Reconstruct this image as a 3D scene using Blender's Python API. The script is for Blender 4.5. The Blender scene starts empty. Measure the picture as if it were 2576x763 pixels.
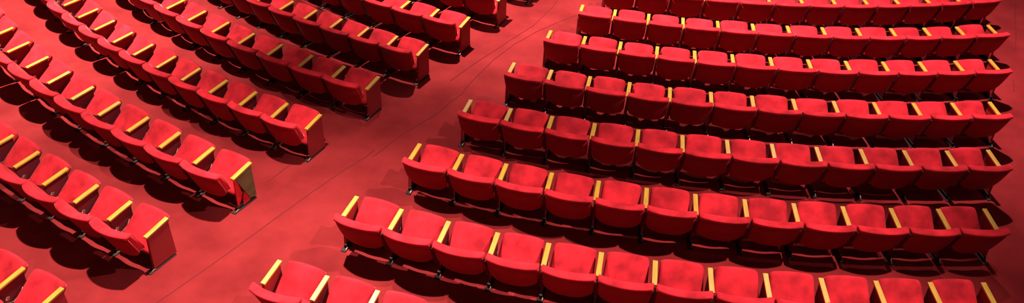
import bpy, bmesh, math, random
from mathutils import Vector, Matrix
random.seed(7)
PI = math.pi
sc = bpy.context.scene
COL = sc.collection

# ------------------------------------------------------------------ camera
cam_d = bpy.data.cameras.new('camera'); cam = bpy.data.objects.new('camera', cam_d); COL.objects.link(cam)
cam_d.sensor_fit = 'HORIZONTAL'; cam_d.sensor_width = 36.0; cam_d.lens = 36.0 * 2027.2 / 2576.0
cam_d.clip_start = .1; cam_d.clip_end = 200
rv = Vector((0.97823593, 0.20482196, 0.03320293)); uv = Vector((-0.14697051, 0.57100499, 0.80768371)); wv = Vector((-0.14647232, 0.79498507, -0.58868038))
cam.matrix_world = Matrix(((rv.x, uv.x, -wv.x, 0.0), (rv.y, uv.y, -wv.y, -25.3977), (rv.z, uv.z, -wv.z, 6.7819), (0, 0, 0, 1)))
sc.camera = cam

# ------------------------------------------------------------------ world, lights, exposure
w = bpy.data.worlds.new('hall_ambient'); sc.world = w; w.use_nodes = True
bg = w.node_tree.nodes['Background']; bg.inputs[0].default_value = (1.0, .62, .60, 1); bg.inputs[1].default_value = 0.13
sc.view_settings.view_transform = 'Standard'
try: sc.view_settings.look = 'None'
except Exception: pass
sc.view_settings.gamma = 1.0; sc.view_settings.use_curve_mapping = False
sc.view_settings.exposure = 0.0

def downlight(loc, aim, power, cone=100, blend=1.0, rad=.10, col=(1.0, .86, .74)):
    l = bpy.data.lights.new('ceiling_downlight', 'SPOT'); l.energy = power; l.color = col
    l.spot_size = math.radians(cone); l.spot_blend = blend; l.shadow_soft_size = rad
    o = bpy.data.objects.new('ceiling_downlight', l); COL.objects.link(o); o.location = loc
    o.rotation_euler = (Vector(aim) - Vector(loc)).to_track_quat('-Z', 'Y').to_euler()
    return o
downlight((-4.4, -17.9, 8.0), (-4.6, -21.2, 0), 8300, 84, col=(1.0, .98, .80))
downlight((-4.3, -12.3, 8.0), (-2.3, -10.6, 0), 10500, 84, col=(1.0, .95, .80))
downlight((-9.5, -15.5, 8.0), (-11.0, -14.6, 0), 13000, 84, col=(1.0, .98, .80))
downlight((3.0, -13.0, 8.0), (3.6, -11.6, 0), 6600, 90, col=(1.0, .82, .76))
downlight((3.3, -17.8, 8.0), (0.2, -20.0, 0), 5200, 78)

# ------------------------------------------------------------------ materials
def mat(name, base, rough=.8, metal=0, sheen=0, sheen_col=(1, .3, .3), noise=None, bump=None, spec=.3, sheen_rough=.4):
    m = bpy.data.materials.new(name); m.use_nodes = True; nt = m.node_tree; b = nt.nodes['Principled BSDF']
    b.inputs['Base Color'].default_value = (*base, 1); b.inputs['Roughness'].default_value = rough; b.inputs['Metallic'].default_value = metal
    b.inputs['Specular IOR Level'].default_value = spec
    if sheen:
        b.inputs['Sheen Weight'].default_value = sheen; b.inputs['Sheen Tint'].default_value = (*sheen_col, 1); b.inputs['Sheen Roughness'].default_value = sheen_rough
    tc = nt.nodes.new('ShaderNodeTexCoord'); info = nt.nodes.new('ShaderNodeObjectInfo')
    if noise:
        scl, dark, light, coord, stretch = noise
        mp = nt.nodes.new('ShaderNodeMapping'); mp.inputs['Scale'].default_value = stretch
        add = nt.nodes.new('ShaderNodeVectorMath'); add.operation = 'ADD'
        mul = nt.nodes.new('ShaderNodeVectorMath'); mul.operation = 'SCALE'; mul.inputs[0].default_value = (31, 17, 53)
        nt.links.new(info.outputs['Random'], mul.inputs['Scale'])
        nt.links.new(tc.outputs[coord], mp.inputs[0]); nt.links.new(mp.outputs[0], add.inputs[0])
        if coord == 'Object': nt.links.new(mul.outputs[0], add.inputs[1])
        n = nt.nodes.new('ShaderNodeTexNoise'); n.inputs['Scale'].default_value = scl; n.inputs['Detail'].default_value = 4
        nt.links.new(add.outputs[0], n.inputs['Vector'])
        r = nt.nodes.new('ShaderNodeValToRGB'); r.color_ramp.elements[0].position = .32; r.color_ramp.elements[1].position = .68
        r.color_ramp.elements[0].color = (*dark, 1); r.color_ramp.elements[1].color = (*light, 1)
        nt.links.new(n.outputs['Fac'], r.inputs[0]); nt.links.new(r.outputs[0], b.inputs['Base Color'])
    if bump:
        n2 = nt.nodes.new('ShaderNodeTexNoise'); n2.inputs['Scale'].default_value = bump[0]; n2.inputs['Detail'].default_value = 3
        bp = nt.nodes.new('ShaderNodeBump'); bp.inputs['Strength'].default_value = bump[1]; bp.inputs['Distance'].default_value = bump[2]
        nt.links.new(tc.outputs['Object'], n2.inputs['Vector']); nt.links.new(n2.outputs['Fac'], bp.inputs['Height']); nt.links.new(bp.outputs[0], b.inputs['Normal'])
    return m
M = {}
M['velvet'] = mat('red_velvet', (.60, .010, .020), .9, sheen=1.0, sheen_rough=.22, sheen_col=(1, .42, .42), noise=(4.5, (.32, .002, .010), (.68, .012, .026), 'Object', (1, 1, 1)), bump=(40, .15, .01))
M['backfab'] = mat('burgundy_back_panel', (.33, .008, .016), .75, sheen=.05, noise=(6, (.30, .007, .014), (.36, .010, .019), 'Object', (1, 1, 1)))
M['pan'] = mat('dark_red_seat_pan', (.08, .005, .007), .5)
M['side'] = mat('maroon_side_panel', (.10, .006, .012), .6, noise=(4, (.085, .005, .010), (.12, .007, .014), 'Object', (1, 1, 1)))
M['endp'] = mat('red_end_panel', (.27, .018, .02), .55, noise=(3, (.24, .015, .018), (.31, .020, .023), 'Object', (1, 1, 1)))
M['olive'] = mat('olive_brown_board', (.13, .085, .035), .6, noise=(5, (.10, .065, .028), (.16, .105, .045), 'Object', (1, 1, 6)))
M['wood'] = mat('yellow_lacquered_wood', (.55, .30, .028), .4, noise=(9, (.40, .20, .018), (.55, .29, .032), 'Object', (4, .7, 1)), spec=.5)
M['black'] = mat('black_metal', (.03, .012, .012), .55)
M['metal'] = mat('brushed_steel', (.34, .22, .19), .55, metal=1)
M['carpet'] = mat('red_carpet', (.33, .023, .022), .95, sheen=.05, sheen_col=(1, .4, .4), spec=.08, noise=(1.6, (.165, .0095, .0115), (.255, .017, .020), 'Object', (1, 1, 1)), bump=(160, .35, .01))
M['seam'] = mat('dark_red_carpet_edge', (.14, .008, .010), .95)

# ------------------------------------------------------------------ helpers
def link_mesh(name, bm, m, parent=None, smooth=True, loc=(0, 0, 0)):
    bmesh.ops.remove_doubles(bm, verts=bm.verts, dist=1e-5)
    bmesh.ops.recalc_face_normals(bm, faces=bm.faces)
    me = bpy.data.meshes.new(name); bm.to_mesh(me); bm.free()
    if smooth:
        for p in me.polygons: p.use_smooth = True
    me.materials.append(m)
    o = bpy.data.objects.new(name, me); COL.objects.link(o); o.location = loc
    if parent: o.parent = parent
    return o
def V(x, y, z): return (x, -y, z)          # y is measured rearwards from the armrest fronts
def box(bm, x0, x1, y0, y1, z0, z1, bev=0):
    r = bmesh.ops.create_cube(bm, size=1)
    for v in r['verts']:
        v.co = Vector(V(x0 + (v.co.x + .5) * (x1 - x0), y0 + (v.co.y + .5) * (y1 - y0), z0 + (v.co.z + .5) * (z1 - z0)))
    if bev:
        es = list({e for v in r['verts'] for e in v.link_edges})
        bmesh.ops.bevel(bm, geom=es, offset=bev, segments=2, affect='EDGES', profile=.5)
def prism(bm, pts, x0, x1, bev=0):
    a = [bm.verts.new(V(x0, y, z)) for y, z in pts]; b = [bm.verts.new(V(x1, y, z)) for y, z in pts]
    fs = [bm.faces.new(a), bm.faces.new(b[::-1])]
    n = len(pts)
    for i in range(n): fs.append(bm.faces.new((a[i], a[(i + 1) % n], b[(i + 1) % n], b[i])))
    if bev:
        es = list({e for f in fs for e in f.edges})
        bmesh.ops.bevel(bm, geom=es, offset=bev, segments=2, affect='EDGES', profile=.5)
def tube(bm, pts, rad, n=6):
    rings = []
    P = [Vector(p) for p in pts]
    for i, p in enumerate(P):
        d = (P[min(i + 1, len(P) - 1)] - P[max(i - 1, 0)]).normalized()
        a = d.cross(Vector((0, 0, 1)) if abs(d.z) < .9 else Vector((1, 0, 0))).normalized(); b = d.cross(a)
        rings.append([bm.verts.new(p + (a * math.cos(t) + b * math.sin(t)) * rad) for t in [k * 2 * PI / n for k in range(n)]])
    for i in range(len(rings) - 1):
        for k in range(n): bm.faces.new((rings[i][k], rings[i][(k + 1) % n], rings[i + 1][(k + 1) % n], rings[i + 1][k]))
    bm.faces.new(rings[0]); bm.faces.new(rings[-1][::-1])

# ------------------------------------------------------------------ back shell shape
ZB, ZT = .238, .695
def back_y(u, z):
    t = (z - ZB) / (ZT - ZB)
    yb = .385 + .055 * (1 - u * u); yt = .518 + .072 * (1 - abs(u) ** 2.2)
    return yb + (yt - yb) * t
def half_w(z):
    t = max(0, min(1, (z - ZB) / (ZT - ZB))); return .272 + .024 * t ** .8
def sweep(bm, prof, us, shrink, nar=0):
    """prof(u) -> list of (dy, z); rings across the width"""
    rings = []
    def lift(u, z): return .100 * abs(u) ** 4.5 * max(0, min(1, (.43 - z) / (.43 - ZB))) - .032 * u * u * max(0, min(1, (z - .45) / .2))
    for u in us:
        k = shrink(u); ring = []
        pr = prof(u); zc = sum(p[1] for p in pr) / len(pr)
        for dy, z in pr:
            ring.append(bm.verts.new(V(u * (half_w(z + lift(u, z)) - nar * max(0, min(1, (.60 - z) / .04))), back_y(u, z + lift(u, z)) + dy * k, z + lift(u, z))))
        rings.append(ring)
    n = len(rings[0])
    for i in range(len(rings) - 1):
        for k in range(n): bm.faces.new((rings[i][k], rings[i][(k + 1) % n], rings[i + 1][(k + 1) % n], rings[i + 1][k]))
    bm.faces.new(rings[0]); bm.faces.new(rings[-1][::-1])
US = [-1, -.985, -.95, -.88, -.75, -.6, -.4, -.2, 0, .2, .4, .6, .75, .88, .95, .985, 1]
def pad_prof(u):
    e = 1 - .07 * abs(u) ** 2
    T = .060 * e; zc = .664 - .006 * (1 - u * u)
    if abs(u) > .97: zc -= .006
    pts = [(-.078, .262), (-.090, .33), (-.084, .45), (-.070, .56)]
    for a in range(0, 181, 15):
        c, q = math.cos(math.radians(a)), math.sin(math.radians(a))
        pts.append((-T * math.copysign(abs(c) ** .55, c), zc + .034 * abs(q) ** .70 - .010 * (1 - c) * .5 * abs(q)))
    pts += [(T, .650), (.052 * e, .638), (.018 * e, .630), (.014 * e, .46), (.012, .33), (.010, .262)]
    return pts
def pad_shrink(u): return 1.0 if abs(u) < .96 else (.95 if abs(u) < .99 else .80)
def make_pad():
    bm = bmesh.new(); sweep(bm, pad_prof, US, pad_shrink, .014); return bm
def panel_prof(u):
    return [(.013, .240), (.014, .33), (.020, .48), (.026, .622), (.030, .634), (.038, .630), (.036, .48), (.030, .33), (.026, .240), (.020, .232)]
def make_panel():
    bm = bmesh.new(); sweep(bm, panel_prof, [u * 1.004 for u in US], lambda u: 1); return bm

# ------------------------------------------------------------------ tip-up cushion, built flat (s = forward from the hinge, n = up)
def outline(s):
    """half width of cushion at fraction s (0 rear .. 1 front)"""
    wd = .261 - .022 * s
    c = .15
    if s > 1 - c:
        q = (s - (1 - c)) / c; wd -= .058 * (1 - math.sqrt(max(0, 1 - q ** 2.6)))
    if s < .06: wd -= .015 * (1 - s / .06)
    return wd
CL = .505
def slab(bm, z_top, z_bot, dome, sc_w=1.0, s0=0, s1=1.0, rnd=.02):
    S = [0, .015, .05, .12, .25, .4, .55, .7, .8, .87, .93, .965, .985, 1.0]
    T = [-1, -.985, -.94, -.85, -.65, -.35, 0, .35, .65, .85, .94, .985, 1]
    def pt(s, t, top):
        wd = outline(s) * sc_w
        # front edge bows: centre reaches further than the corners
        ss = s0 + (s1 - s0) * s
        y = ss * CL + .012 * (1 - t * t) * s
        d = min(1, (1 - abs(t)) * wd / rnd); e = min(1, (1 - s) * CL / rnd); g = min(1, s * CL / rnd)
        f = (1 - (1 - d) ** 2) ** .5 * (1 - (1 - e) ** 2) ** .5 * (1 - (1 - g) ** 2) ** .5
        mid = (z_top + z_bot) / 2
        if top: z = mid + (z_top - mid + dome * (1 - t ** 4) * math.sin(PI * min(1, s * .9 + .08))) * f
        else: z = mid + (z_bot - mid) * f
        return (t * wd, y, z)
    grids = []
    for top in (1, 0):
        grids.append([[bm.verts.new(pt(s, t, top)) for t in T] for s in S])
    for gi, g in enumerate(grids):
        for i in range(len(S) - 1):
            for j in range(len(T) - 1):
                f = (g[i][j], g[i][j + 1], g[i + 1][j + 1], g[i + 1][j]); bm.faces.new(f if gi == 0 else f[::-1])
HINGE = Vector(V(0, .330, .224)); TIP = math.radians(40)

def make_cushion():
    bm = bmesh.new(); slab(bm, .0, -.075, .014, rnd=.034); return bm
def make_pan():
    bm = bmesh.new(); slab(bm, -.060, -.092, .0, .93, .03, .95, rnd=.02); return bm

# armrest, side panel and fittings at the boundary x = 0
def make_arm():
    bm = bmesh.new(); prism(bm, [(-.004, .528), (-.004, .553), (.332, .503), (.332, .478)], -.029, .029, .004); return bm
def make_side(end=False):
    bm = bmesh.new()
    t = .017 if end else .012
    prism(bm, [(.012, .527), (.318, .481), (.345, .028), (.012, .028)] if end else [(.02, .526), (.318, .481), (.338, .05), (.05, .05)], -t, t, .003)
    return bm
def make_upright():
    bm = bmesh.new(); rings = []
    for z, y0, y1 in ((.25, .335, .40), (.30, .322, .440), (.36, .322, .462), (.475, .322, .505), (.60, .47, .550)):
        hw = max(.004, .300 - half_w(z) - .003)
        rings.append([bm.verts.new(V(a, y, z)) for a, y in ((-hw, y0), (hw, y0), (hw, y1), (-hw, y1))])
    for i in range(len(rings) - 1):
        for k in range(4): bm.faces.new((rings[i][k], rings[i][(k + 1) % 4], rings[i + 1][(k + 1) % 4], rings[i + 1][k]))
    bm.faces.new(rings[0]); bm.faces.new(rings[-1][::-1]); return bm
def make_seat_shade_bar():  # added light blocker under the cushion; rear edge shaped to narrow the lit floor strip
    bm = bmesh.new(); top = []; bot = []
    for u in [-1, -.8, -.6, -.4, -.2, 0, .2, .4, .6, .8, 1]:
        yr = back_y(u, ZB) - .110
        top.append([bm.verts.new(V(u * .228, y, z)) for y, z in ((.12, .175), (.12, .145), (yr, .165), (yr, .205), (yr - .02, .212))])
    for i in range(len(top) - 1):
        for k in range(5): bm.faces.new((top[i][k], top[i][(k + 1) % 5], top[i + 1][(k + 1) % 5], top[i + 1][k]))
    bm.faces.new(top[0]); bm.faces.new(top[-1][::-1]); return bm
def make_floor_bracket():
    bm = bmesh.new(); prism(bm, [(.33, .012), (.33, .025), (.36, .034), (.385, .022), (.40, .012)], .016, .030, .004); return bm
def make_leg():
    bm = bmesh.new(); box(bm, -.016, .016, .05, .36, .010, .065, .003); return bm
def make_foot():
    bm = bmesh.new(); box(bm, -.03, .03, .03, .42, 0, .012, .003); return bm
def make_bracket():
    bm = bmesh.new()
    prism(bm, [(.25, .345), (.285, .36), (.312, .33), (.315, .285), (.29, .285), (.26, .315)], .012, .019, .001)
    for s in (1,):
        tube(bm, [V(.024 * s, .10, .36), V(.024 * s, .15, .30), V(.024 * s, .24, .262), V(.020 * s, .30, .285)], .0035)
    r = bmesh.ops.create_uvsphere(bm, u_segments=8, v_segments=6, radius=.010)
    for v in r['verts']: v.co += Vector(V(.020, .295, .33))
    return bm

def mesh_of(name, bm, m, smooth=True, auto=None):
    o = link_mesh(name, bm, m, None, smooth)
    me = o.data; bpy.data.objects.remove(o); return me
ME = dict(
    backrest=mesh_of('backrest', make_pad(), M['velvet']),
    back_panel=mesh_of('back_panel', make_panel(), M['backfab']),
    seat_cushion=mesh_of('seat_cushion', make_cushion(), M['velvet']),
    seat_pan=mesh_of('seat_pan', make_pan(), M['pan']),
    armrest=mesh_of('armrest', make_arm(), M['wood'], False),
    side_panel=mesh_of('side_panel', make_side(), M['side'], False),
    end_panel=mesh_of('end_panel', make_side(True), M['endp'], False),
    back_upright=mesh_of('back_upright', make_upright(), M['pan'], False),
    seat_shade_bar=mesh_of('seat_shade_bar', make_seat_shade_bar(), M['black'], False),
    floor_bracket=mesh_of('floor_bracket', make_floor_bracket(), M['metal'], False),
    leg=mesh_of('leg', make_leg(), M['black'], False),
    foot=mesh_of('foot', make_foot(), M['black'], False),
    hinge_bracket=mesh_of('hinge_bracket', make_bracket(), M['metal']),
)
def part(kind, parent, loc=(0, 0, 0), name=None):
    o = bpy.data.objects.new(name or kind, ME[kind]); COL.objects.link(o); o.parent = parent; o.location = loc; return o

# ------------------------------------------------------------------ structure: floor and carpet seams
def seam_strip(name, pts, wd, ht=.010):
    bm = bmesh.new(); P = [Vector((x, y, 0)) for x, y in pts]; rows = []
    for i, p in enumerate(P):
        d = (P[min(i + 1, len(P) - 1)] - P[max(i - 1, 0)]).normalized(); nrm = Vector((-d.y, d.x, 0))
        rows.append([bm.verts.new(p + nrm * a + Vector((0, 0, b))) for a, b in ((-wd, -.002), (-wd * .6, ht * .7), (0, ht), (wd * .3, ht * .5), (wd, -.002))])
    for i in range(len(rows) - 1):
        for k in range(4): bm.faces.new((rows[i][k], rows[i][k + 1], rows[i + 1][k + 1], rows[i + 1][k]))
    o = link_mesh(name, bm, M['seam']); o['kind'] = 'structure'; return o
bm = bmesh.new()
vs = [bm.verts.new((x, y, 0)) for x, y in ((-24, -28), (18, -28), (18, 2), (-24, 2))]; bm.faces.new(vs)
vs2 = [bm.verts.new((x, y, -.3)) for x, y in ((-24, -28), (18, -28), (18, 2), (-24, 2))]; bm.faces.new(vs2[::-1])
for i in range(4): bm.faces.new((vs[i], vs[(i + 1) % 4], vs2[(i + 1) % 4], vs2[i]))
fl = link_mesh('floor', bm, M['carpet'], smooth=False); fl['kind'] = 'structure'

def wall(name, x0, x1, y0, y1):
    bm = bmesh.new(); r = bmesh.ops.create_cube(bm, size=1)
    for v in r['verts']: v.co = Vector((x0 + (v.co.x + .5) * (x1 - x0), y0 + (v.co.y + .5) * (y1 - y0), 4.3 + v.co.z * 8.6))
    o = link_mesh(name, bm, M['side'], smooth=False); o['kind'] = 'structure'
wall('wall_front', -24, 18, 2, 2.2); wall('wall_left', -24.2, -24, -28, 2.2); wall('wall_right', 18, 18.2, -28, 2.2)

# pixel of the photograph -> floor point, used only to read off where the seams lie
CP = Vector((0, -25.3977, 6.7819))
def floor_pt(px, py, z=0):
    d = wv * 2027.2 + rv * (px - 1288) - uv * (py - 381.5); t = (z - CP.z) / d.z; p = CP + d * t; return (p.x, p.y)
SEAMS = [
    [(385, 768), (430, 738), (560, 647), (700, 545), (790, 480), (860, 432), (920, 395), (942, 378)],
    [(938, 394), (962, 378), (1004, 343), (1045, 319), (1097, 288), (1128, 260), (1160, 238)],
    [(1134, 203), (1194, 160), (1250, 124), (1290, 97), (1340, 66), (1390, 18), (1405, -4)],
    [(1160, 238), (1182, 210), (1240, 152), (1292, 113), (1350, 80), (1400, 58), (1452, 38)],
    [(677, 455), (700, 438), (724, 419), (752, 401)],
    [(2555, -6), (2553, 40), (2556, 90), (2554, 124)],
    [(2549, 200), (2551, 232)],
]
for i, s in enumerate(SEAMS):
    seam_strip('trim_%d' % (i + 1), [floor_pt(*p) for p in s], .011 if i < 2 else .008)

# ------------------------------------------------------------------ rows of seats
# row: radius polynomial and angle polynomial over the boundary index counted from the aisle
ORD = ['aisle', 'second', 'third', 'fourth', 'fifth', 'sixth', 'seventh', 'eighth', 'ninth', 'tenth', 'eleventh', 'twelfth', 'thirteenth', 'fourteenth', 'fifteenth', 'sixteenth', 'seventeenth', 'eighteenth', 'nineteenth', 'twentieth']
ROWS = [
    ('L', 0, (0, 0, 21.2544), (0, -.02823, -.2664), 3),
    ('L', 1, (0, -.0050, 19.9260), (-1.1e-4, -.02918, -.26174), 9),
    ('L', 2, (5e-4, -.0120, 18.6447), (-1.2e-4, -.03334, -.2562), 13),
    ('L', 3, (-6e-4, .0047, 17.3304), (-4e-5, -.03324, -.25067), 16),
    ('L', 4, (0, .0060, 16.0850), (-1e-5, -.03857, -.24282), 13),
    ('L', 5, (1e-4, .0092, 14.8697), (7e-5, -.03817, -.23455), 12),
    ('L', 6, (0, 0, 13.7076), (0, -.04377, -.22449), 9),
    ('L', 7, (0, 0, 12.49), (0, -.0475, -.2148), 6),
    ('L', 8, (0, 0, 11.34), (0, -.0525, -.2050), 3),
    ('R', 0, (0, 0, 19.9202), (0, .03012, -.18164), 5),
    ('R', 1, (-1.2e-3, .0064, 18.6214), (0, .03243, -.17155), 12),
    ('R', 2, (-4e-4, -.0020, 17.3394), (-3e-5, .03496, -.16027), 12),
    ('R', 3, (5e-4, -.0086, 16.0731), (-4e-5, .03784, -.14864), 12),
    ('R', 4, (9e-4, -.0065, 14.8221), (-3e-5, .04072, -.1349), 12),
    ('R', 5, (1.4e-3, -.0074, 13.5766), (7e-5, .04324, -.11968), 12),
    ('R', 6, (2.4e-3, -.0138, 12.4304), (9e-5, .04672, -.09967), 12),
    ('R', 7, (2.4e-3, -.0138, 11.27), (5e-5, .0520, -.0830), 12),
]
ROWNAME = {('L', k): n + ' row from the bottom' for k, n in enumerate(['first', 'second', 'third', 'fourth', 'fifth', 'sixth', 'seventh', 'eighth', 'topmost'])}
for k, n in enumerate(['first', 'second', 'third', 'fourth', 'fifth', 'sixth', 'seventh', 'topmost']): ROWNAME[('R', k)] = n + ' row from the bottom'
ROWNAME[('L', 8)] = 'topmost row'; ROWNAME[('R', 7)] = 'topmost row'

def proj(p):
    d = Vector(p) - CP; z = d.dot(wv); return (1288 + 2027.2 * d.dot(rv) / z, 381.5 - 2027.2 * d.dot(uv) / z)

def label_for(b, k, i, n):
    blk = 'left block' if b == 'L' else 'right block'
    if b == 'R' and i == n - 1 and n == 12: pos = 'rightmost red velvet tip-up seat, far from the aisle'
    elif i == 0:
        if b == 'L' and k == 2: pos = 'red tip-up seat with broken olive-brown end panel'
        else: pos = 'aisle-end red velvet tip-up seat with yellow armrests'
    else: pos = 'red velvet tip-up seat, ' + ORD[i] + ' from the aisle'
    return pos + ', ' + blk + ', ' + ROWNAME[(b, k)]

def standard(root, x, side, end, kind_name):
    """armrest, panel, leg and bracket at local x; side=+1: the chair lies to +x of it"""
    part('armrest', root, (x, 0, 0))
    if end == 'broken': broken_panel(root, x)
    else: part('end_panel' if end else 'side_panel', root, (x + (.008 if side < 0 and end else -.008 if end else 0), 0, 0), 'end_panel' if end else 'side_panel')
    
    if not end: part('back_upright', root, (x, 0, 0))
    lg = part('leg', root, (x, 0, 0)); part('foot', lg); part('floor_bracket', lg)

def broken_panel(root, x):
    bm = bmesh.new()
    prism(bm, [(.02, .527), (.305, .484), (.20, .24), (.13, .07), (.02, .04)], -.014, .020, .003)
    o = link_mesh('end_panel', bm, M['olive'], root, False, (x + .008, 0, 0)); o['label'] = 'olive-brown bare board, lower rear corner missing'
    bm = bmesh.new()
    prism(bm, [(.318, .475), (.305, .46), (.25, .34), (.225, .22), (.26, .12), (.335, .045)], -.010, .006, .003)
    o = link_mesh('torn_cover', bm, M['velvet'], root, False, (x + .006, 0, 0)); o['label'] = 'torn red upholstery hanging below the panel'
    bm = bmesh.new()
    prism(bm, [(.19, .215), (.12, .06), (.14, .03), (.25, .03), (.235, .15)], -.006, .010, .003)
    link_mesh('fabric_flap', bm, M['velvet'], root, False, (x + .010, 0, 0))

# one chair template with all of its parts; copies share mesh data
def make_chair(name, with_left, with_right, end_left=None, end_right=None):
    root = bpy.data.objects.new(name, None); COL.objects.link(root); root.empty_display_size = .2
    bp = part('backrest', root); part('back_panel', root)
    c = part('seat_cushion', root, HINGE); c.rotation_euler = (TIP, 0, 0)
    part('seat_pan', c); part('seat_shade_bar', root)
    # brackets beside the cushion, on both edges of the seat
    part('hinge_bracket', root, (-.297, 0, 0))
    if with_left: standard(root, -.30, 1, end_left, name)
    if with_right: standard(root, .30, -1, end_right, name)
    return root
def copy_tree(o, parent=None):
    c = o.copy(); COL.objects.link(c)
    if parent: c.parent = parent
    for ch in o.children: copy_tree(ch, c)
    return c

protos = {}
for (b, k, rc, ac, n) in ROWS:
    def bound(j):
        r = rc[0] * j * j + rc[1] * j + rc[2]; a = ac[0] * j * j + ac[1] * j + ac[2]
        return Vector((r * math.sin(a), -r * math.cos(a), 0))
    i = 0
    while True:
        if b == 'R' and i >= n: break
        p0, p1 = bound(i), bound(i + 1)
        lft, rgt = (p0, p1) if b == 'R' else (p1, p0)
        mid = (lft + rgt) / 2; x = (rgt - lft); pitch = x.length; x.normalize(); rear = Vector((x.y, -x.x, 0))
        # is any of it inside the frame?
        vis = False
        for sx in (-.3, .3):
            for y, z in ((-.06, .55), (.33, .5), (.6, .64), (.45, .25), (.4, 0), (0, 0)):
                u_, v_ = proj(mid + x * sx + rear * y + Vector((0, 0, z)))
                if -10 < u_ < 2586 and -10 < v_ < 773: vis = True
        if not vis:
            if b == 'L' and i > 3: break
            if i > 25: break
            if b == 'L' and i <= 3 and k not in (7, 8): break
            i += 1
            if b == 'L' and i > 22: break
            continue
        if b == 'L': key = ('L', 'broken' if (i == 0 and k == 2) else 'end' if i == 0 else 'mid')
        else: key = ('R', 'end' if i == 0 else 'last' if i == n - 1 and n == 12 else 'mid')
        if key not in protos:
            if key[0] == 'L': ch = make_chair('theatre_seat', False, True, None, {'broken': 'broken', 'end': True, 'mid': None}[key[1]])
            else: ch = make_chair('theatre_seat', True, key[1] == 'last', key[1] == 'end', key[1] == 'last')
            protos[key] = ch
        else: ch = copy_tree(protos[key])
        ch.location = mid; ch.rotation_euler = (0, 0, math.atan2(x.y, x.x) + random.uniform(-.008, .008)); ch.scale = (pitch / .6, 1, 1)
        for c in ch.children:
            if c.name.startswith('seat_cushion'): c.rotation_euler = (TIP + math.radians(random.uniform(-3, 2)), 0, random.uniform(-.01, .01))
        ch['label'] = label_for(b, k, i, n); ch['category'] = 'theatre seat'
        ch['group'] = ('left block seats, ' if b == 'L' else 'right block seats, ') + ROWNAME[(b, k)]
        i += 1
